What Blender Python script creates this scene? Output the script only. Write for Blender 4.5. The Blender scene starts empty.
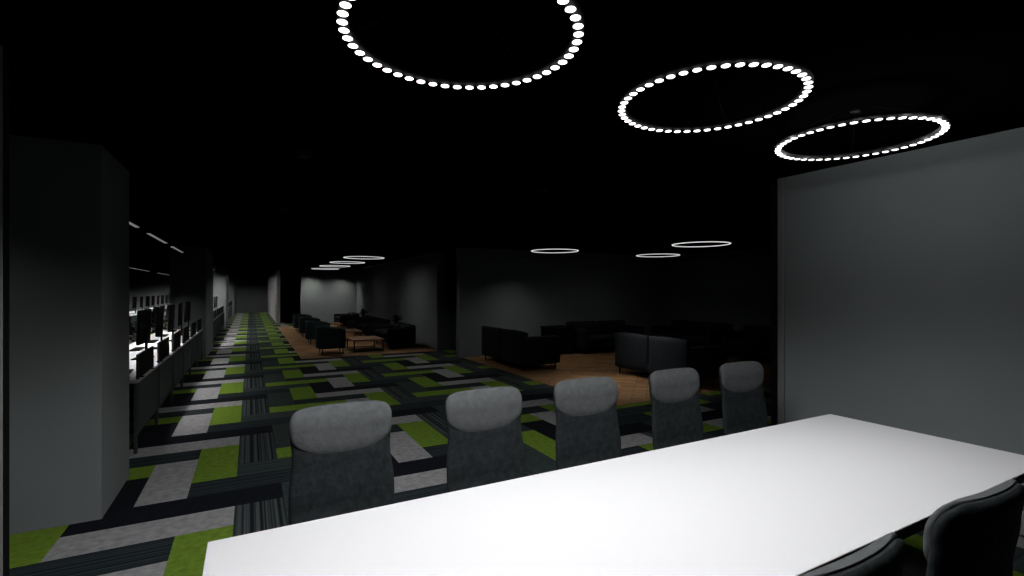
import bpy, bmesh, math, random
from mathutils import Vector, Matrix
random.seed(7)
PI = math.pi
SC = bpy.context.scene
COL = SC.collection

# ------------------------------------------------------------------ materials
def new_mat(name):
    m = bpy.data.materials.new(name); m.use_nodes = True
    nt = m.node_tree
    return m, nt, nt.nodes['Principled BSDF']

def mat(name, col, rough=.6, metal=0., var=.0, scale=8., bump=0., spec=.5):
    m, nt, b = new_mat(name)
    b.inputs['Base Color'].default_value = (*col, 1)
    b.inputs['Roughness'].default_value = rough
    b.inputs['Metallic'].default_value = metal
    b.inputs['Specular IOR Level'].default_value = spec
    tc = nt.nodes.new('ShaderNodeTexCoord')
    nz = nt.nodes.new('ShaderNodeTexNoise'); nz.inputs['Scale'].default_value = scale
    nz.inputs['Detail'].default_value = 5
    nt.links.new(tc.outputs['Object'], nz.inputs['Vector'])
    if var > 0:
        mr = nt.nodes.new('ShaderNodeMapRange')
        mr.inputs['From Min'].default_value = .3; mr.inputs['From Max'].default_value = .7
        mr.inputs['To Min'].default_value = 1 - var; mr.inputs['To Max'].default_value = 1 + var
        nt.links.new(nz.outputs['Fac'], mr.inputs['Value'])
        mx = nt.nodes.new('ShaderNodeVectorMath'); mx.operation = 'SCALE'
        mx.inputs[0].default_value = col
        nt.links.new(mr.outputs['Result'], mx.inputs['Scale'])
        nt.links.new(mx.outputs['Vector'], b.inputs['Base Color'])
    if bump > 0:
        bp = nt.nodes.new('ShaderNodeBump'); bp.inputs['Strength'].default_value = bump
        bp.inputs['Distance'].default_value = .01
        nt.links.new(nz.outputs['Fac'], bp.inputs['Height'])
        nt.links.new(bp.outputs['Normal'], b.inputs['Normal'])
    return m

def striped(name, axis, c0, c1, freq):
    """carpet with fine irregular stripes running along one plank axis"""
    m, nt, b = new_mat(name)
    b.inputs['Roughness'].default_value = .95; b.inputs['Specular IOR Level'].default_value = .1
    tc = nt.nodes.new('ShaderNodeTexCoord')
    mp = nt.nodes.new('ShaderNodeMapping')
    mp.inputs['Scale'].default_value = (freq, .02, 1) if axis == 'x' else (.02, freq, 1)
    nz = nt.nodes.new('ShaderNodeTexNoise'); nz.inputs['Scale'].default_value = 1; nz.inputs['Detail'].default_value = 3
    cr = nt.nodes.new('ShaderNodeValToRGB')
    cr.color_ramp.elements[0].position = .43; cr.color_ramp.elements[0].color = (*c0, 1)
    cr.color_ramp.elements[1].position = .56; cr.color_ramp.elements[1].color = (*c1, 1)
    nt.links.new(tc.outputs['Object'], mp.inputs['Vector']); nt.links.new(mp.outputs['Vector'], nz.inputs['Vector'])
    nt.links.new(nz.outputs['Fac'], cr.inputs['Fac']); nt.links.new(cr.outputs['Color'], b.inputs['Base Color'])
    return m

def emit(name, col, s):
    m, nt, b = new_mat(name)
    b.inputs['Base Color'].default_value = (.02, .02, .02, 1)
    b.inputs['Emission Color'].default_value = (*col, 1)
    b.inputs['Emission Strength'].default_value = s
    return m

def parquet():
    m, nt, b = new_mat('parquet')
    b.inputs['Roughness'].default_value = .6; b.inputs['Specular IOR Level'].default_value = .25
    tc = nt.nodes.new('ShaderNodeTexCoord')
    mp = nt.nodes.new('ShaderNodeMapping'); mp.inputs['Rotation'].default_value = (0, 0, PI / 4)
    br = nt.nodes.new('ShaderNodeTexBrick')
    br.inputs['Scale'].default_value = 1
    br.inputs['Brick Width'].default_value = .42; br.inputs['Row Height'].default_value = .14
    br.inputs['Mortar Size'].default_value = .006
    br.inputs['Color1'].default_value = (.50, .285, .13, 1); br.inputs['Color2'].default_value = (.27, .14, .06, 1)
    br.inputs['Mortar'].default_value = (.1, .045, .02, 1)
    nz = nt.nodes.new('ShaderNodeTexNoise'); nz.inputs['Scale'].default_value = 3.5; nz.inputs['Detail'].default_value = 6
    mx = nt.nodes.new('ShaderNodeMixRGB'); mx.blend_type = 'MULTIPLY'; mx.inputs['Fac'].default_value = .7
    nt.links.new(tc.outputs['Object'], mp.inputs['Vector']); nt.links.new(mp.outputs['Vector'], br.inputs['Vector'])
    nt.links.new(tc.outputs['Object'], nz.inputs['Vector'])
    nt.links.new(br.outputs['Color'], mx.inputs['Color1']); nt.links.new(nz.outputs['Color'], mx.inputs['Color2'])
    nt.links.new(br.outputs['Color'], b.inputs['Base Color'])
    return m

M = {}
M['wall'] = mat('wall_paint', (.27, .295, .298), .75, var=.06, scale=1.2, spec=.25)
M['pale'] = mat('light_wall_paint', (.7, .7, .7), .7, spec=.2)
M['wall_white'] = mat('pale_paint', (.62, .62, .62), .6)
M['ceiling'] = mat('ceiling_black', (.002, .002, .0022), .95, spec=.0)
M['base_floor'] = mat('floor_base', (.03, .03, .03), .9)
CG = (.18, .295, .034)
M['c_green'] = mat('carpet_green', CG, .95, var=.22, scale=22, spec=.1)
M['c_grey'] = mat('carpet_grey', (.37, .37, .38), .95, var=.22, scale=18, spec=.1)
M['c_black'] = mat('carpet_black', (.010, .011, .016), .95, var=.3, scale=20, spec=.1)
M['c_teal'] = mat('carpet_teal', (.045, .062, .06), .95, var=.25, scale=18, spec=.1)
M['c_dstripe'] = striped('carpet_navy_stripe', 'y', (.012, .018, .024), (.040, .052, .055), 42)
M['c_tstripe'] = striped('carpet_teal_stripe', 'y', (.030, .042, .044), (.062, .078, .078), 30)
M['c_vstripe'] = striped('carpet_long_stripe', 'x', (.010, .014, .018), (.085, .10, .10), 34)
M['parquet'] = parquet()
M['white_top'] = mat('white_laminate', (.71, .71, .725), .7, spec=.1)
M['black'] = mat('black_paint', (.004, .004, .0045), .7, spec=.1)
M['black_soft'] = mat('black_plastic', (.006, .006, .007), .7, spec=.12)
M['trim_grey'] = mat('trim_aluminium', (.3, .3, .31), .5, metal=.2)
M['chrome'] = mat('polished_metal', (.7, .7, .7), .25, metal=.9)
M['chair'] = mat('chair_lit_fabric', (.098, .104, .107), .9, var=.13, scale=26, bump=.5, spec=.15)  # lighter tone: light on the upper chair backs painted into the fabric
M['chair_shaded'] = mat('chair_shaded_fabric', (.022, .027, .029), .9, var=.35, scale=24, bump=.5, spec=.15)  # darker tone: shade on the lower chair backs painted into the fabric
M['mesh_black'] = mat('task_fabric', (.02, .02, .022), .7, spec=.4)
M['teal'] = mat('teal_velvet', (.004, .022, .024), .8, var=.2, scale=12)
M['sofa'] = mat('charcoal_sofa', (.022, .024, .030), .85, var=.15, scale=14, spec=.3)
M['sofa_grey'] = mat('slate_sofa', (.038, .047, .054), .8, var=.12, scale=14, spec=.4)
M['sofa_dark'] = mat('dark_sofa', (.008, .009, .012), .85, spec=.2)
M['wood'] = mat('table_wood', (.34, .19, .10), .5, var=.15, scale=10)
M['wood_dark'] = mat('dark_wood', (.03, .022, .018), .5)
M['leaf'] = mat('leaf', (.015, .03, .012), .6)
M['pot'] = mat('plant_pot', (.03, .03, .03), .6)
M['panel'] = mat('desk_panel', (.065, .085, .085), .7, spec=.3)
M['desk_metal'] = mat('desk_steel', (.07, .078, .078), .5, metal=.2)
M['screen_off'] = mat('screen_glass', (.006, .006, .008), .25)
M['strip'] = emit('strip_diffuser', (1, 1, 1), .17)
M['ringglow'] = emit('ring_diffuser', (1, 1, 1), .8)
for k, s in enumerate((3, 2.8, 2.6)):
    M['puck%d' % k] = emit('led_puck_%d' % k, (1, .985, .97), s)

# ------------------------------------------------------------------ mesh helpers
class MB:
    def __init__(s): s.b = bmesh.new()
    def _merge(s, t, mtx=None):
        if mtx: bmesh.ops.transform(t, matrix=mtx, verts=t.verts)
        me = bpy.data.meshes.new('tmp'); t.to_mesh(me); t.free()
        s.b.from_mesh(me); bpy.data.meshes.remove(me)
    def box(s, x0, y0, z0, x1, y1, z1, bev=0., seg=2, mtx=None):
        t = bmesh.new(); bmesh.ops.create_cube(t, size=1)
        sx, sy, sz = abs(x1 - x0), abs(y1 - y0), abs(z1 - z0)
        bmesh.ops.scale(t, vec=(sx, sy, sz), verts=t.verts)
        bev = min(bev, .49 * min(sx, sy, sz))
        if bev > 0: bmesh.ops.bevel(t, geom=t.edges[:], offset=bev, segments=seg, profile=.5, affect='EDGES')
        bmesh.ops.translate(t, vec=((x0 + x1) / 2, (y0 + y1) / 2, (z0 + z1) / 2), verts=t.verts)
        s._merge(t, mtx); return s
    def cushion(s, x0, y0, z0, x1, y1, z1, r=.06, puff=.02, mtx=None):
        t = bmesh.new(); bmesh.ops.create_cube(t, size=1)
        sx, sy, sz = x1 - x0, y1 - y0, z1 - z0
        bmesh.ops.scale(t, vec=(sx, sy, sz), verts=t.verts)
        bmesh.ops.subdivide_edges(t, edges=t.edges[:], cuts=7, use_grid_fill=True)
        for v in t.verts:
            p = v.co; h = Vector((sx / 2, sy / 2, sz / 2)); rr = min(r, .95 * min(h))
            q = Vector([max(-(h[i] - rr), min(h[i] - rr, p[i])) for i in range(3)])
            d = p - q
            if d.length > 1e-6: p = q + d.normalized() * rr
            a = [1 - (p[i] / h[i]) ** 2 for i in range(3)]
            for i in range(3):
                j, k = (i + 1) % 3, (i + 2) % 3
                if abs(abs(p[i]) - h[i]) < 1e-3: p[i] += math.copysign(puff * max(0, a[j]) * max(0, a[k]), p[i])
            v.co = p
        bmesh.ops.translate(t, vec=((x0 + x1) / 2, (y0 + y1) / 2, (z0 + z1) / 2), verts=t.verts)
        for f in t.faces: f.smooth = True
        s._merge(t, mtx); return s
    def cyl(s, p0, p1, r0, r1=None, n=16, caps=True):
        r1 = r0 if r1 is None else r1
        p0, p1 = Vector(p0), Vector(p1); d = p1 - p0
        t = bmesh.new()
        bmesh.ops.create_cone(t, cap_ends=caps, segments=n, radius1=r0, radius2=r1, depth=d.length)
        for f in t.faces:
            if len(f.verts) == 4: f.smooth = True
        s._merge(t, Matrix.Translation((p0 + p1) / 2) @ d.to_track_quat('Z', 'Y').to_matrix().to_4x4()); return s
    def loft(s, rings, close=True):
        b = s.b; R = [[b.verts.new(p) for p in r] for r in rings]
        n = len(R[0])
        for i in range(len(R) - 1):
            for k in range(n):
                f = b.faces.new((R[i][k], R[i][(k + 1) % n], R[i + 1][(k + 1) % n], R[i + 1][k])); f.smooth = True
        if close:
            b.faces.new(R[0][::-1]); b.faces.new(R[-1])
        return s
    def lathe(s, prof, n=24, c=(0, 0)):
        return s.loft([[(c[0] + r * math.cos(2 * PI * k / n), c[1] + r * math.sin(2 * PI * k / n), z) for k in range(n)] for r, z in prof])
    def torus(s, R, r, z, n=64, m=10, sz=1.):
        b = s.b
        V = [[b.verts.new(((R + r * math.cos(2 * PI * j / m)) * math.cos(2 * PI * i / n), (R + r * math.cos(2 * PI * j / m)) * math.sin(2 * PI * i / n), z + sz * r * math.sin(2 * PI * j / m))) for j in range(m)] for i in range(n)]
        for i in range(n):
            for j in range(m):
                f = b.faces.new((V[i][j], V[(i + 1) % n][j], V[(i + 1) % n][(j + 1) % m], V[i][(j + 1) % m])); f.smooth = True
        return s
    def build(s, name, m, parent=None, loc=None):
        me = bpy.data.meshes.new(name)
        bmesh.ops.recalc_face_normals(s.b, faces=s.b.faces)
        s.b.to_mesh(me); s.b.free()
        me.materials.append(m)
        o = bpy.data.objects.new(name, me); COL.objects.link(o)
        if parent: o.parent = parent
        if loc: o.location = loc
        return o

def thing(name, label, cat, loc=(0, 0, 0), rz=0, group=None):
    o = bpy.data.objects.new(name, None); COL.objects.link(o)
    o.empty_display_size = .1
    o.location = loc; o.rotation_euler = (0, 0, rz)
    o['label'] = label; o['category'] = cat
    if group: o['group'] = group
    return o
def tag(o, label, cat, group=None):
    o['label'] = label; o['category'] = cat
    if group: o['group'] = group
    return o
KIDS = {}
def kids(o): return [c for c in bpy.data.objects if c.parent == o]
def dup(root, loc, rz=None, label=None, group=None):
    if root.name not in KIDS:
        KIDS[root.name] = [(c, kids(c)) for c in kids(root)]
    r = root.copy(); COL.objects.link(r); r.location = loc
    if rz is not None: r.rotation_euler = (0, 0, rz)
    if label: r['label'] = label
    if group: r['group'] = group
    for c, gs in KIDS[root.name]:
        d = c.copy(); COL.objects.link(d); d.parent = r
        for g_ in gs:
            e = g_.copy(); COL.objects.link(e); e.parent = d
    return r
def struct(name, mb, m):
    o = mb.build(name, m); o['kind'] = 'structure'; return o
def area(name, loc, size, power, spread, sy=None, col=(1, .98, .95), parent=None):
    l = bpy.data.lights.new(name, 'AREA')
    l.shape = 'RECTANGLE' if sy else 'DISK'; l.size = size
    if sy: l.size_y = sy
    l.energy = power; l.spread = math.radians(spread); l.color = col
    o = bpy.data.objects.new(name, l); COL.objects.link(o); o.location = loc
    if parent: o.parent = parent
    return o

# ------------------------------------------------------------------ camera
F = 490.; HY = 290.3; VP = 250.4; CH = 1.62
cd = bpy.data.cameras.new('camera'); cam = bpy.data.objects.new('camera', cd); COL.objects.link(cam)
cd.sensor_width = 36; cd.lens = 36 * F / 1024; cd.shift_y = (HY - 288) / 1024
cd.clip_start = .02; cd.clip_end = 200
cam.location = (0, 0, CH)
cam.rotation_euler = (PI / 2, 0, -math.atan((512 - VP) / F))
SC.camera = cam

# ------------------------------------------------------------------ floor carpet
C = 1 / 3; X0 = -.104; Y0 = 3.893
def carpet():
    b = bmesh.new(); order = ['base_floor', 'c_grey', 'c_black', 'c_dstripe', 'c_tstripe', 'c_green', 'c_teal', 'c_vstripe']
    idx = {n: k for k, n in enumerate(order)}
    H = {0: 'c_grey', 1: 'c_black', 2: 'c_dstripe', 3: 'c_tstripe', 4: 'c_green', 5: 'c_dstripe'}
    V = {3: 'c_black', 4: 'c_grey', 5: 'c_green', 0: 'c_vstripe', 1: 'c_teal', 2: 'c_green'}
    def quad(i0, j0, i1, j1, n):
        x0, x1 = [max(-7.6, min(11.2, X0 + C * i)) for i in (i0, i1)]
        y0, y1 = [max(-1.5, min(40.7, Y0 + C * j)) for j in (j0, j1)]
        if x1 - x0 < 1e-4 or y1 - y0 < 1e-4: return
        f = b.faces.new([b.verts.new(p) for p in ((x0, y0, 0), (x1, y0, 0), (x1, y1, 0), (x0, y1, 0))])
        f.material_index = idx[n]
    for j in range(-20, 115):
        for i in range(-30, 38):
            if (i - (j - 3)) % 6 == 0: quad(i, j, i + 3, j + 1, H[j % 6])
            if (j - (i + 4)) % 6 == 0: quad(i, j, i + 1, j + 3, V[i % 6])
    # slab below the planks
    t = MB(); t.box(-7.6, -1.5, -.12, 11.2, 40.7, -.002)
    me = bpy.data.meshes.new('t'); t.b.to_mesh(me); b.from_mesh(me); t.b.free(); bpy.data.meshes.remove(me)
    me = bpy.data.meshes.new('floor'); b.to_mesh(me); b.free()
    for n in order: me.materials.append(M[n])
    o = bpy.data.objects.new('floor', me); COL.objects.link(o); o['kind'] = 'structure'
carpet()
t = MB(); t.box(1.06, 12.5, -.01, 4.44, 23.9, .004); struct('floor_lounge', t, M['parquet'])
t = MB(); t.box(4.5, 5.37, -.01, 11.1, 10.95, .004); struct('floor_lounge.001', t, M['parquet'])

# ------------------------------------------------------------------ shell
CZ = 2.65
def wall(name, *boxes, m='wall'):
    t = MB()
    for q in boxes: t.box(q[0], q[1], 0, q[2], q[3], CZ + .01)
    return struct(name, t, M[m])
t = MB(); t.box(-7.6, -1.5, CZ, 11.2, 40.7, CZ + .1); struct('ceiling', t, M['ceiling'])
wall('wall_right', (4.3, -1.5, 4.42, 2.77))
wall('wall_left', (-1.05, -1.5, -.93, 2.78))
wall('wall_behind_camera', (-.93, -1.5, 4.3, -1.38))
wall('wall_front_left', (-7.6, 4.43, -.93, 5.33))          # near pier
wall('wall_pier_one', (-1.64, 13.62, -.93, 16.2))
wall('wall_pier_two', (-2.3, 24.4, -.93, 27.0))
wall('wall_office_end', (-7.6, 35.6, -.93, 40.5))
wall('wall_far_left', (-7.6, 5.33, -7.48, 35.6))
wall('wall_corridor_end', (-7.6, 40.5, 4.6, 40.62))
wall('wall_corridor_right', (1.14, 26.8, 1.3, 40.5), m='pale')
wall('wall_lounge_back', (2.0, 23.95, 4.44, 24.1))
wall('wall_lounge_right', (4.44, 12.6, 4.56, 40.5))
wall('wall_lounge_two_back', (4.42, 10.95, 11.1, 11.15))
wall('wall_far_right', (11.1, -1.5, 11.2, 12.6), (4.56, 12.6, 11.1, 12.7))
for nm, (xa, xb) in (('right', (4.29, 4.43)), ('left', (-1.06, -.92))):
    t = MB(); t.box(xa, 2.775, 0, xb, 2.835, CZ, .004); struct('trim_%s' % nm, t, M['trim_grey'])
    t = MB(); t.box(xa, 2.837, 0, xb, 2.90, CZ, .004); struct('trim_%s_edge' % nm, t, M['black'])
t = MB(); t.box(4.27, -1.3, .08, 4.299, 2.76, .23, .005); t.box(4.28, -1.3, 0, 4.299, 2.76, .08)
struct('baseboard_right', t, M['wall_white'])

# ------------------------------------------------------------------ conference table
tb = thing('conference_table', 'long white conference table with black edge in the foreground', 'table', (1.735, 1.45, 0))
t = MB(); t.box(-1.865, -.54, .732, 1.865, .54, .75, .002, 1); t.build('tabletop', M['white_top'], tb)
t = MB(); t.box(-1.862, -.537, .70, 1.862, .537, .7318, .002, 1); t.build('edge_band', M['black'], tb)
for sx in (-1.1, .86):
    t = MB()
    t.box(sx - .03, -.30, .03, sx + .03, -.22, .70, .006); t.box(sx - .03, .22, .03, sx + .03, .30, .70, .006)
    t.box(sx - .04, -.45, 0, sx + .04, .45, .03, .008); t.box(sx - .03, -.45, .66, sx + .03, .45, .70, .006)
    t.build('leg_frame', M['black_soft'], tb)

# ------------------------------------------------------------------ conference chairs
def sring(w, h, cy, z, k, n=28, e=2.6):
    out = []
    for q in range(n):
        a = 2 * PI * q / n; c, s_ = math.cos(a), math.sin(a)
        x = w * math.copysign(abs(c) ** (2 / e), c); y = h * math.copysign(abs(s_) ** (2 / e), s_)
        out.append((x, cy + y - k * (x / .24) ** 2, z))
    return out
def interp(tab, z):
    for (a, va), (b, vb) in zip(tab, tab[1:]):
        if z <= b:
            u = (z - a) / (b - a); u = u * u * (3 - 2 * u); return va + (vb - va) * u
    return tab[-1][1]
def make_conf_chair(label, group):
    """faces -Y, backrest front surface near y=0"""
    r = thing('conference_chair', label, 'chair', group=group)
    W = [(.46, .245), (.66, .244), (.84, .228), (.93, .236), (1.02, .240), (1.09, .240)]
    CY = [(.46, -.03), (.62, -.005), (.80, .012), (.95, .03), (1.09, .055)]
    rings = []
    zs = [.46 + .595 * i / 30 for i in range(31)]
    for z in zs:
        w = interp(W, z); h = .032; e = 0
        if z > .955: u = (z - .955) / .1001; w *= .62 + .38 * max(0, 1 - u ** 3.2) ** (1 / 2.8); h *= max(.2, (1 - u ** 4) ** .5)
        if z < .50: u = (.50 - z) / .0401; w *= .8 + .2 * (1 - u * u) ** .5; h *= max(.3, (1 - u ** 3) ** .5)
        rings.append(sring(w, h, interp(CY, z), z, .028))
    t = MB(); t.loft(rings); bk = t.build('backrest', M['chair_shaded'], r)
    rings = []
    for i in range(25):
        z = .818 + .242 * i / 24
        w = interp(W, z)
        if z < .945: u = min(.999, (.945 - z) / .1275); w *= max(.15, (1 - u ** 2.3) ** .5)
        if z > .96: u = min(1, (z - .96) / .1005); w *= .62 + .38 * max(0, 1 - u ** 3.2) ** (1 / 2.8)
        u = (i / 12 - 1); h = .030 * max(.12, (1 - abs(u) ** 2.6)) ** .5
        rings.append(sring(w, h, interp(CY, z) - .014, z, .028))
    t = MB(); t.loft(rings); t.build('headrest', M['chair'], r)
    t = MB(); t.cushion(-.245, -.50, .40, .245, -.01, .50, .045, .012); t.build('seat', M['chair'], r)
    t = MB(); t.cyl((0, -.25, .10), (0, -.25, .40), .025); t.cyl((0, -.25, .10), (0, -.25, .24), .035)
    t.box(-.09, -.35, .375, .09, -.15, .405, .01); t.build('gas_column', M['chrome'], r)
    for k in range(5):
        a = 2 * PI * k / 5 + .3
        t = MB(); ex, ey = .29 * math.cos(a), -.25 + .29 * math.sin(a)
        t.cyl((0, -.25, .115), (ex, ey, .075), .022, .014, 10)
        lg = t.build('leg', M['chrome'], r)
        t = MB(); px_, py_ = -math.sin(a) * .012, math.cos(a) * .012
        t.cyl((ex - px_ * 2, ey - py_ * 2, .031), (ex - px_ * .5, ey - py_ * .5, .031), .03, n=14)
        t.cyl((ex + px_ * .5, ey + py_ * .5, .031), (ex + px_ * 2, ey + py_ * 2, .031), .03, n=14)
        t.cyl((ex, ey, .03), (ex, ey, .08), .007, n=8)
        t.build('caster', M['black_soft'], lg)
    return r
far_lab = ['grey fabric conference chair behind the table, nearest to the desks on the left',
           'grey fabric conference chair behind the table, second from the left end',
           'grey fabric conference chair behind the table, middle of the row of five',
           'dark grey conference chair behind the table, second from the grey wall end',
           'darkest conference chair behind the table, right beside the end of the grey wall']
near_lab = ['conference chair on the near side, only its top curve showing at the bottom edge',
            'black conference chair on the near side of the table, at the lower right corner']
c0 = make_conf_chair(far_lab[0], 'chairs along the far side of the table')
c0.location = (.398, 2.50, 0)
for k in range(1, 5):
    dup(c0, (.385 + .733 * k + (0, .045, .015, .05, .03)[k], 2.50, 0), (0, .03, -.03, .02, -.02)[k], far_lab[k])
dup(c0, (1.13, .605, 0), PI + .02, near_lab[0], 'chairs along the near side of the table')
dup(c0, (1.825, .612, 0), PI - .04, near_lab[1], 'chairs along the near side of the table')

# ------------------------------------------------------------------ ring pendants with led pucks
RZ = 2.465; RR = .387; RING_W = (11, 2.4, .95); RING_N = (1.2, 2.6, 2.6)
lab = ['largest ring light of white dots, cut by the top edge of the photo',
       'middle ring light of white dots hanging over the table',
       'ring light of white dots nearest the top of the grey wall']
bm = MB(); bm.lathe([(.0155, .006), (.0165, .002), (.0145, -.005), (.009, -.008), (.002, -.009)], 12)
for k in range(3):
    r = thing('ring_light', lab[k], 'ceiling light', (.635 + 1.2 * k, 1.54, RZ), 0, 'dotted ring lights over the table')
    t = MB(); t.torus(RR, .02, .021, 72, 8, .55); fr = t.build('frame', M['black'], r)
    for q in range(3):
        a = q * 2 * PI / 3 + .5
        t = MB(); t.cyl((RR * math.cos(a), RR * math.sin(a), .03), (RR * math.cos(a) * .15, RR * math.sin(a) * .15, CZ - RZ), .0008, n=6)
        t.build('wire', M['black'], r)
    t = MB(); t.cyl((0, 0, CZ - RZ - .015), (0, 0, CZ - RZ), .025, n=16); t.build('canopy', M['black'], r)
    pm = None
    for q in range(48):
        a = 2 * PI * (q + .5) / 48
        if pm is None:
            t = MB(); t.lathe([(.0165, .0015), (.0168, 0), (.0150, -.0012), (.002, -.0014)], 18)
            o = t.build('led_puck', M['puck%d' % k], r); pm = o
        else:
            o = pm.copy(); COL.objects.link(o)
        o.location = (RR * math.cos(a), RR * math.sin(a), 0)
        if q % 4 == 0:
            for en, sz, bl in ((RING_W[k], (148, 148, 360)[k], .4), (RING_N[k], 88, 1)):
                l = bpy.data.lights.new('puck_lamp', 'POINT' if sz > 180 else 'SPOT'); l.energy = en
                if sz < 180: l.spot_size = math.radians(sz); l.spot_blend = bl
                l.shadow_soft_size = .02; l.color = (.985, .99, 1)
                lo = bpy.data.objects.new('puck_lamp', l); COL.objects.link(lo); lo.parent = r
                lo.location = (RR * math.cos(a), RR * math.sin(a), -.012)

# lounge ring lights (continuous glow, seen small)
def make_lounge_ring(label, group, loc):
    r = thing('ring_light', label, 'ceiling light', loc, 0, group)
    t = MB(); t.torus(.50, .026, .02, 64, 8, .5); t.build('frame', M['black'], r)
    t = MB(); t.torus(.50, .015, .004, 64, 8, .5); t.build('diffuser', M['ringglow'], r)
    for q in range(3):
        a = q * 2 * PI / 3 + .5
        t = MB(); t.cyl((.48 * math.cos(a), .48 * math.sin(a), .03), (.05 * math.cos(a), .05 * math.sin(a), CZ - RZ), .0008, n=6)
        t.build('wire', M['black'], r)
    return r
L1 = 'thin ring lights over the teal armchair lounge'; L2 = 'thin ring lights over the dark sofa lounge'
lr = make_lounge_ring('thin glowing ring light over the armchair lounge, nearest and largest of the four', L1, (2.62, 13.1, RZ))
for Y, s in ((15.6, 'second nearest of the four'), (18.1, 'third of the four, second farthest'), (20.6, 'farthest and smallest of the four')):
    dup(lr, (2.62, Y, RZ), 0, 'thin glowing ring light over the armchair lounge, ' + s)
dup(lr, (5.8, 8.9, RZ), 0, 'thin ring light over the sofa lounge, leftmost, in front of the lit wall patch', L2)
dup(lr, (8.75, 8.85, RZ), 0, 'thin ring light over the sofa lounge, smallest, below and left of the brightest', L2)
dup(lr, (7.35, 6.35, RZ), 0, 'thin ring light over the sofa lounge, largest, nearest the grey wall', L2)

# ------------------------------------------------------------------ armchairs (lounge one) : faces +X local
def make_armchair(label):
    r = thing('armchair', label, 'armchair', group='teal armchairs along the corridor edge of the lounge')
    t = MB()
    rings = []
    for i in range(15):
        z = .155 + .525 * i / 14
        u = i / 14; s_ = 1 if u < .8 else (1 - ((u - .8) / .2001) ** 3 * .45)
        rings.append([])
        # outer U shell then inner, closed loop
        th = .11 * s_
        P = []
        arm = -1
        pts = [(.29, -.35), (.1, -.36), (-.20, -.36), (-.33, -.32), (-.365, -.18), (-.37, 0), (-.365, .18), (-.33, .32), (-.20, .36), (.1, .36), (.29, .35)]
        inn = [(x + (0 if abs(y) > .3 else 0), y) for x, y in pts]
        lower = .0
        for x, y in pts: P.append((x, y))
        Q = []
        for x, y in pts:
            l = math.hypot(x if x < 0 else 0, y); sc = (l - th) / l if l > 0 else 1
            Q.append((x * sc if x < 0 else x, y * sc))
        loop = P + Q[::-1]
        zz = z
        ring = []
        for x, y in loop:
            drop = (.06 * max(0, (x + .1) / .43)) * u          # arms dip slightly to the front
            ring.append((x, y, zz - drop))
        rings[-1] = ring
    t.loft(rings); t.build('backrest', M['teal'], r)
    t = MB(); t.cushion(-.26, -.25, .16, .30, .25, .43, .05, .015); t.build('seat', M['teal'], r)
    for sx in (-.24, .23):
        for sy in (-.27, .27):
            t = MB(); t.cyl((sx, sy, .17), (sx * 1.08, sy * 1.05, 0.004), .018, .010, 10); t.build('leg', M['wood_dark'], r)
    return r
al = ['teal armchair at the near end of the row of four, beside the wooden coffee table',
      'teal armchair second from the near end of the row of four',
      'teal armchair third from the near end of the row of four',
      'teal armchair at the far end of the row, next to the dark doorway']
ac = make_armchair(al[0]); ac.location = (1.84, 13.3, .004)
for k, y in enumerate((16.0, 18.4, 21.0)): dup(ac, (1.84, y, .004), 0, al[k + 1])

# ------------------------------------------------------------------ coffee tables
def make_coffee(label):
    r = thing('coffee_table', label, 'table', group='wooden coffee tables in the armchair lounge')
    t = MB(); t.box(-.40, -.55, .29, .40, .55, .325, .004); t.build('tabletop', M['wood'], r)
    for sx in (-.37, .37):
        for sy in (-.52, .52):
            t = MB(); t.box(sx - .015, sy - .015, 0, sx + .015, sy + .015, .29, .002); t.build('leg', M['wood_dark'], r)
    for sy in (-.52, .52):
        t = MB(); t.box(-.36, sy - .010, .02, .36, sy + .010, .04, .002); t.build('rail', M['wood_dark'], r)
    return r
ct = make_coffee('low wooden coffee table nearest the carpet, between teal armchair and dark sofa')
ct.location = (2.745, 13.65, .004)
dup(ct, (2.745, 16.6, .004), 0, 'low wooden coffee table in the middle of the armchair lounge')
dup(ct, (2.745, 20.3, .004), 0, 'low wooden coffee table farthest away, before the pale back wall')

# ------------------------------------------------------------------ sofas : local faces -Y, width along X, origin at centre base
def make_sofa(label, w=1.9, d=.88, m='sofa', h=.78, arm=.66, group=None, gap=.03):
    r = thing('sofa', label, 'sofa', group=group)
    y0, y1 = -d / 2, d / 2
    t = MB(); t.box(-w / 2 + .10, y0 + .02, .16, w / 2 - .10, y1 - .02, .30, .02); t.build('base', M[m], r)
    for s_ in (-1, 1):
        a, b = sorted((s_ * w / 2, s_ * (w / 2 - .14)))
        t = MB(); t.cushion(a, y0, .11, b, y1 - .04, arm, .035, .004); t.build('armrest', M[m], r)
        c, e = sorted((s_ * gap, s_ * (w / 2 - .145)))
        t = MB(); t.cushion(c, y0 - .01, .30, e, y1 - .22, .45, .05, .012); t.build('seat_cushion', M[m], r)
        c, e = sorted((s_ * gap * .7, s_ * (w / 2 - .01)))
        t = MB(); t.cushion(c, y1 - .10, .12, e, y1, h, .035, .003); t.build('back_panel', M[m], r)
        c, e = sorted((s_ * gap, s_ * (w / 2 - .15)))
        t = MB(); t.cushion(c, y1 - .26, .43, e, y1 - .09, h - .03, .055, .012); t.build('back_cushion', M[m], r)
    for sx in (-w / 2 + .08, w / 2 - .08):
        for sy in (y0 + .08, y1 - .08):
            t = MB(); t.cyl((sx, sy, .17), (sx, sy, 0), .018, .012, 10); t.build('leg', M['black_soft'], r)
    return r
g1 = 'dark sofas along the wall of the armchair lounge'
s1 = make_sofa('black sofa with rounded corner nearest the carpet, against the lounge side wall', 1.75, .80, 'sofa_dark', .64, .56, g1)
s1.location = (3.70, 14.25, .004); s1.rotation_euler = (0, 0, -PI / 2)
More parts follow.
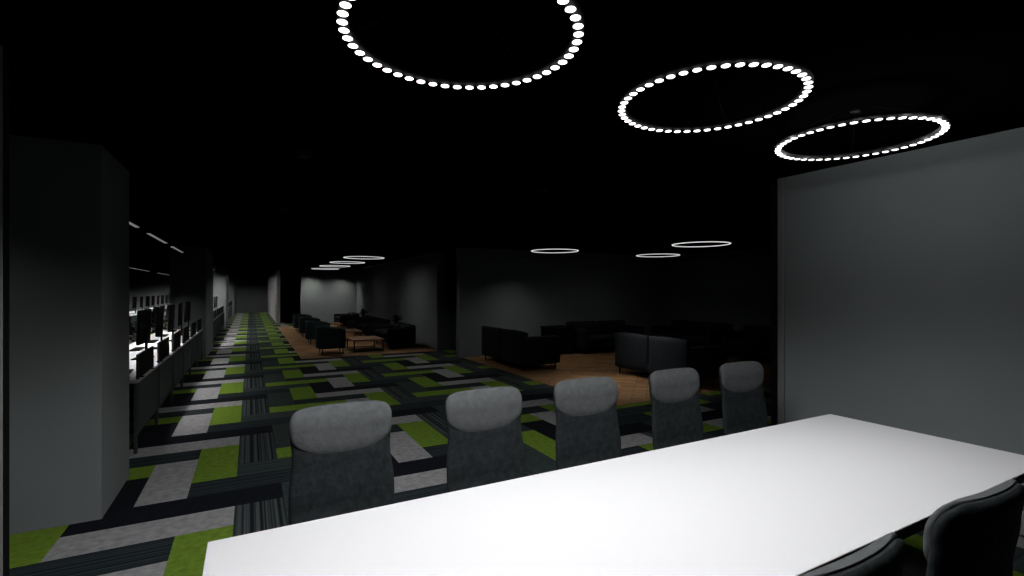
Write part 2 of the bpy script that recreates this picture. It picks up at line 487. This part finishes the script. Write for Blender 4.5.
for y, l in ((17.05, 'black sofa beyond the nearer plant, along the lounge side wall'),
             (19.0, 'black sofa in front of the farther plant, along the lounge side wall'),
             (22.3, 'black sofa farthest in, against the pale back wall of the lounge')):
    dup(s1, (3.70, y, .004), -PI / 2, l)
g2 = 'sofas in the dark lounge'
sa = make_sofa('charcoal sofa at the left of the dark lounge, side arm towards the camera', 1.95, .92, 'sofa', .80, .68, g2)
sa.location = (5.19, 9.42, .004); sa.rotation_euler = (0, 0, PI / 2)
sb = make_sofa('slate grey sofa seen from behind, two back panels with a gap', 1.82, 1.0, 'sofa_grey', .80, .66, g2)
sb.location = (6.80, 6.64, .004); sb.rotation_euler = (0, 0, PI / 2)
sd = make_sofa('dark sofa facing the camera against the back wall of the dark lounge', 2.0, .85, 'sofa', .78, .64, g2)
sd.location = (8.35, 10.35, .004)
dup(sd, (10.25, 9.2, .004), -PI / 2, 'nearly black sofa deep in the far right corner of the dark lounge')
dup(sd, (10.25, 6.9, .004), -PI / 2, 'nearly black sofa at the right wall of the dark lounge, beside the plant')
# side tables
def side_table(label, loc, w=.5, h=.5, m='black_soft'):
    r = thing('side_table', label, 'table', loc)
    t = MB(); t.box(-w / 2, -w / 2, h - .03, w / 2, w / 2, h, .004); t.build('tabletop', M[m], r)
    for sx in (-1, 1):
        for sy in (-1, 1):
            t = MB(); x, y = sx * (w / 2 - .025), sy * (w / 2 - .025); t.box(x - .015, y - .015, 0, x + .015, y + .015, h - .03, .002)
            t.build('leg', M[m], r)
    t = MB(); t.box(-w / 2 + .03, -w / 2 + .03, .15, w / 2 - .03, w / 2 - .03, .17); t.build('shelf', M[m], r)
    return r
side_table('black side table holding the nearer plant between two sofas', (4.08, 15.45, .004), .42, .52)
side_table('black side table holding the farther plant between two sofas', (4.08, 20.55, .004), .42, .52)
cb = thing('cabinet', 'low black cabinet left of the wall sofa in the dark lounge', 'cabinet', (6.95, 10.55, .004))
t = MB(); t.box(-.32, -.28, .05, .32, .28, .66, .006); t.build('body', M['black_soft'], cb)
t = MB(); t.box(-.34, -.30, .66, .34, .30, .69, .004); t.build('top', M['black_soft'], cb)
for s_ in (-1, 1):
    a, b_ = sorted((s_ * .005, s_ * .30)); t = MB(); t.box(a, -.298, .08, b_, -.281, .63, .003); dr = t.build('door', M['sofa_dark'], cb)
    t = MB(); t.box(s_ * .03 - .006, -.312, .30, s_ * .03 + .006, -.298, .42, .002); t.build('handle', M['black'], dr)
    t = MB(); t.box(s_ * .27 - .02, -.22, 0, s_ * .27 + .02, .22, .05, .003); t.build('leg', M['black_soft'], cb)
side_table('black side table with a plant near the right end of the dark lounge', (10.35, 5.62, .004), .42, .40)
def plant(label, loc, seed, h=.34):
    random.seed(seed)
    r = thing('potted_plant', label, 'plant', loc)
    t = MB(); t.lathe([(.045, 0), (.06, .02), (.075, .12), (.07, .125), (.062, .11), (.01, .105)], 20); t.build('pot', M['pot'], r)
    t = MB()
    for k in range(26):
        a = random.uniform(0, 2 * PI); ln = random.uniform(.6, 1) * h; el = random.uniform(.5, 1.45)
        d = Vector((math.cos(a) * math.cos(el), math.sin(a) * math.cos(el), math.sin(el)))
        side = d.cross(Vector((0, 0, 1))).normalized(); up = side.cross(d)
        L = []; R_ = []; Mi = []
        for q in range(6):
            u = q / 5; p = Vector((0, 0, .1)) + d * ln * u - Vector((0, 0, .25 * ln * u * u))
            w = .032 * math.sin(PI * min(1, .12 + u * .86)) + .002
            L.append(t.b.verts.new(p - side * w)); R_.append(t.b.verts.new(p + side * w)); Mi.append(t.b.verts.new(p - up * w * .4 - Vector((0, 0, .002))))
        for q in range(5):
            t.b.faces.new((L[q], Mi[q], Mi[q + 1], L[q + 1])); t.b.faces.new((Mi[q], R_[q], R_[q + 1], Mi[q + 1])); t.b.faces.new((L[q], L[q + 1], R_[q + 1], R_[q]))
    t.build('foliage', M['leaf'], r)
plant('small leafy plant between the nearer sofas, silhouetted on the side wall', (4.08, 15.45, .524), 3, .36)
plant('small leafy plant farther back, near the corner of the pale wall', (4.08, 20.55, .524), 5, .38)
plant('small dark plant in the dark lounge, just left of the grey wall end', (10.35, 5.62, .404), 9)

# ------------------------------------------------------------------ office desks
P = 1.25
def make_desk(label, group):
    """corridor edge at x=0, top extends to -X; module from y=0 to P"""
    r = thing('desk', label, 'desk', group=group)
    t = MB(); t.box(-.78, .004, .70, 0, P - .004, .728, .003, 1); t.build('desktop', M['white_top'], r)
    t = MB(); t.box(-.02, .07, .19, -.004, P - .05, .695, .002, 1); t.build('front_panel', M['panel'], r)
    for x, y in ((-.025, .03), (-.72, .03), (-.025, P - .03), (-.72, P - .03)):
        t = MB(); t.box(x - .014, y - .014, 0, x + .014, y + .014, .70, .002, 1); t.build('leg', M['desk_metal'], r)
    return r
def make_dscreen(label, group):
    r = thing('desk_screen', label, 'desk screen', group=group)
    t = MB(); t.box(-.02, 0, .008, 0, .84, .25, .005); t.build('panel', M['black_soft'], r)
    t = MB(); t.box(-.022, -.014, .0, .001, .0, .25, .003); t.build('end_cap', M['desk_metal'], r)
    for y in (.14, .74):
        t = MB(); t.box(-.05, y - .02, 0, .02, y + .02, .009, .002); t.build('clamp', M['black_soft'], r)
    return r
def make_monitor(label, group):
    """screen faces -X, back towards +X, base on z=0"""
    r = thing('monitor', label, 'monitor', group=group)
    mt = Matrix.Translation((0, 0, .42)) @ Matrix.Rotation(.03, 4, 'Y')
    t = MB(); t.box(-.015, -.29, -.22, .02, .29, .22, .008, mtx=mt); hs = t.build('housing', M['black_soft'], r)
    t = MB(); t.box(-.018, -.28, -.205, -.0152, .28, .21, mtx=mt); t.build('screen', M['screen_off'], r)
    t = MB(); t.box(.015, -.035, .012, .035, .035, .42, .006); t.build('neck', M['black_soft'], r)
    t = MB(); t.box(-.11, -.14, 0, .09, .14, .014, .006); t.build('foot', M['black_soft'], r)
    return r
def make_keyboard(label, group):
    r = thing('keyboard', label, 'keyboard', group=group)
    t = MB(); t.box(-.065, -.22, 0, .065, .22, .014, .004); t.build('case', M['black_soft'], r)
    t = MB()
    for i in range(4):
        for j in range(14): t.box(-.055 + i * .028, -.21 + j * .03, .014, -.031 + i * .028, -.184 + j * .03, .02)
    t.build('keys', M['black'], r)
    return r
def make_task(label, group):
    """faces +X"""
    r = thing('office_chair', label, 'office chair', group=group)
    rings = []
    for i in range(15):
        u = i / 14; z = .52 + .55 * u; w = .235 * (1 - .12 * u) * (1 if .08 < u < .9 else .86)
        cx = -.26 - .05 * u + .03 * math.sin(PI * u)
        rings.append([(cx + .018 * math.sin(a) + .09 * (math.cos(a)) ** 2, w * math.cos(a), z) for a in [2 * PI * k / 20 for k in range(20)]])
    t = MB(); t.loft(rings); t.build('backrest', M['mesh_black'], r)
    t = MB(); t.cushion(-.24, -.24, .42, .25, .24, .50, .035, .01); t.build('seat', M['mesh_black'], r)
    for s_ in (-1, 1):
        t = MB(); t.box(-.16, s_ * .29 - .03, .66, .12, s_ * .29 + .03, .69, .01); t.box(-.04, s_ * .29 - .015, .45, .0, s_ * .29 + .015, .67, .004)
        t.box(-.04, min(s_ * .10, s_ * .30), .40, 0, max(s_ * .10, s_ * .30), .43, .004)
        t.build('armrest', M['trim_grey'], r)
    t = MB(); t.cyl((0, 0, .09), (0, 0, .42), .025); t.build('gas_column', M['chrome'], r)
    t = MB(); t.cyl((-.12, 0, .42), (-.30, 0, .62), .02, n=8); t.build('back_post', M['trim_grey'], r)
    for k in range(5):
        a = 2 * PI * k / 5
        t = MB(); t.cyl((0, 0, .11), (.28 * math.cos(a), .28 * math.sin(a), .07), .02, .013, 8); t.build('leg', M['chrome'], r)
        t = MB(); c = Vector((.28 * math.cos(a), .28 * math.sin(a), .03)); s_ = Vector((-math.sin(a), math.cos(a), 0)) * .02
        t.cyl(c - s_, c + s_, .028, n=12); t.build('caster', M['black_soft'], r)
    return r
ORD = ['first', 'second', 'third', 'fourth', 'fifth', 'sixth', 'seventh', 'eighth', 'ninth', 'tenth']
dk0 = sc0 = mo0 = kb0 = tc0 = None
def place(proto, maker, loc, rz, label, group):
    if proto is None:
        o = maker(label, group); o.location = loc; o.rotation_euler = (0, 0, rz); return o
    dup(proto, loc, rz, label, group); return proto
DZ = .728
bays = [(6.02, 6, 'before the first pier', 'in the nearest desk bay'), (16.4, 6, 'between the two piers', 'in the middle desk bay'), (27.3, 6, 'past the second pier', 'in the farthest desk bay')]
for bi, (ya, n, where, gsuf) in enumerate(bays):
    for k in range(n):
        y = ya + P * k; nth = ORD[k] + ' from the camera end'
        dk0 = place(dk0, make_desk, (-.98, y, 0), 0, 'white topped desk %s, %s' % (where, nth), 'corridor desks ' + gsuf)
        sc0 = place(sc0, make_dscreen, (-.985, y + .08, DZ), 0, 'low black screen on corridor desk edge %s, %s' % (where, nth), 'low desk screens ' + gsuf)
    
        mo0 = place(mo0, make_monitor, (-1.23, y + .66, DZ), (.06, -.05, .03, 0, .05, -.04)[k], 'black monitor on corridor desk %s, %s' % (where, nth), 'monitors on corridor desks ' + gsuf)
        if bi == 0:
            kb0 = place(kb0, make_keyboard, (-1.50, y + .62, DZ), 0, 'black keyboard on corridor desk %s, %s' % (where, nth), 'keyboards on corridor desks ' + gsuf)
            tc0 = place(tc0, make_task, (-2.12 + (.0, .06, -.05, .04, -.02, .05)[k], y + .6, 0), (.2, -.15, .1, -.3, .25, 0)[k], 'black office chair behind desk %s, %s' % (where, nth), 'office chairs ' + gsuf)
for k in range(10):
    y = 21.6 + 1.37 * k; nth = ORD[k] + ' from the camera end'
    place(dk0, None, (-3.72, y, 0), 0, 'white desk in the inner row deeper in the office, ' + nth, 'desks of the inner row')
    place(mo0, None, (-3.95, y + .6, DZ), .04 * (k % 3 - 1), 'black monitor on the inner desk row, ' + nth, 'monitors of the inner row')
for k in range(9):
    place(tc0, None, (-3.05, 18.5 + 1.6 * k, 0), PI + .25 * math.sin(k * 2.1), 'black office chair beside the inner desk row, %s from the camera end' % ORD[k], 'office chairs of the inner row')

# linear lights over the desks
def make_linear(label, loc, ln, group, power, spread=80):
    r = thing('linear_light', label, 'ceiling light', loc, 0, group)
    t = MB(); t.box(-.03, -ln / 2, .004, .03, ln / 2, .045, .003); t.build('housing', M['black'], r)
    t = MB(); t.box(-.022, -ln / 2 + .01, -.002, .022, ln / 2 - .01, .004); t.build('diffuser', M['strip'], r)
    for s_ in (-1, 1):
        t = MB(); t.cyl((0, s_ * ln * .4, .045), (0, s_ * ln * .4, CZ - RZ), .0008, n=6); t.build('wire', M['black'], r)
    area('linear_lamp', (0, 0, -.004), 0.04, power, spread, ln - .04, parent=r)
    return r
gl = 'linear lights over the corridor desks'
make_linear('short grey linear light nearest the dark pier, over the desks', (-1.34, 7.7, RZ), 1.0, gl, 9)
make_linear('middle linear light of the line over the corridor desks', (-1.34, 9.85, RZ), 1.75, gl, 14)
make_linear('brightest linear light at the far end of the line over the desks', (-1.34, 12.3, RZ), 1.7, gl, 9, 60)
make_linear('linear light over the desks between the two piers', (-1.34, 18.0, RZ), 2.4, gl, 26)
make_linear('linear light before the bright face of the second pier', (-1.34, 22.6, RZ), 2.4, gl, 40, 150)
make_linear('linear light over the desks past the second pier', (-1.34, 33.0, RZ), 2.4, gl, 26, 150)
gi = 'faint linear lights over the inner desk row'
make_linear('faint linear light over the inner desk row, nearer one', (-4.0, 24.8, RZ), 4.6, gi, 60, 110)
make_linear('faint linear light over the inner desk row, farther one', (-4.0, 31.6, RZ), 4.6, gi, 90, 150)

# ------------------------------------------------------------------ small ceiling downlights
def make_down(label, group):
    r = thing('ceiling_downlight', label, 'ceiling light', group=group)
    t = MB(); t.cyl((0, 0, 0), (0, 0, .05), .045, n=20); t.build('can', M['black'], r)
    return r
dl = None
def down(x, y, power, spread=120, where='corridor', size=.07):
    global dl
    lab_ = {'corridor': 'small black downlight on the dark ceiling over the corridor', 'lounge': 'small black downlight on the dark ceiling over a lounge', 'office': 'small unseen downlight added to brighten the office end wall'}[where]
    loc = (x, y, CZ - .05)
    if dl is None: dl = make_down(lab_, 'downlights over the ' + where); dl.location = loc
    else: dup(dl, loc, 0, lab_, 'downlights over the ' + where)
    l = bpy.data.lights.new('downlight_lamp', 'SPOT'); l.energy = power * 4; l.spot_size = math.radians(min(170, spread * 1.12)); l.spot_blend = 1
    l.shadow_soft_size = .04; l.color = (1, .985, .96)
    o = bpy.data.objects.new('downlight_lamp', l); COL.objects.link(o); o.location = (x, y, CZ - .06)
for y in (3.9, 6.6, 9.4, 12.2, 15.0, 18.0, 21.0, 26.6, 29.5, 32.5):
    down(.35 if y < 25 else .1, y, 6.5 if y < 8 else (5.5 if y < 14 else (9 if y < 25 else 13)), 120 if y < 25 else 160)
down(.1, 38.3, 14, 140)
down(-1.75, 3.55, 3, 105)
down(-3.0, 32.0, 14, 170, 'office'); down(-5.0, 31.5, 14, 170, 'office')  # office pair added to brighten the end wall, fittings unseen
down(2.6, 4.2, 4); down(2.9, 7.6, 5); down(3.2, 10.4, 4)
down(2.4, 23.4, 19, 105, 'lounge'); down(3.7, 23.4, 15, 98, 'lounge')
down(2.7, 19.35, 3, 160, 'lounge'); down(2.9, 14.35, 9.5, 160, 'lounge')
down(5.8, 9.75, 7, 110, 'lounge'); down(8.0, 9.0, 2, 150, 'lounge'); down(5.6, 6.6, 19, 70, 'lounge')

# ------------------------------------------------------------------ world and view
w = bpy.data.worlds.new('world'); SC.world = w; w.use_nodes = True
w.node_tree.nodes['Background'].inputs['Color'].default_value = (0, 0, 0, 1)
w.node_tree.nodes['Background'].inputs['Strength'].default_value = 0
SC.view_settings.view_transform = 'Standard'; SC.view_settings.look = 'None'
SC.view_settings.exposure = 0; SC.view_settings.gamma = 1; SC.view_settings.use_curve_mapping = False
SC.cycles.use_light_tree = False; SC.cycles.max_bounces = 5; SC.cycles.diffuse_bounces = 0; SC.cycles.use_denoising = True
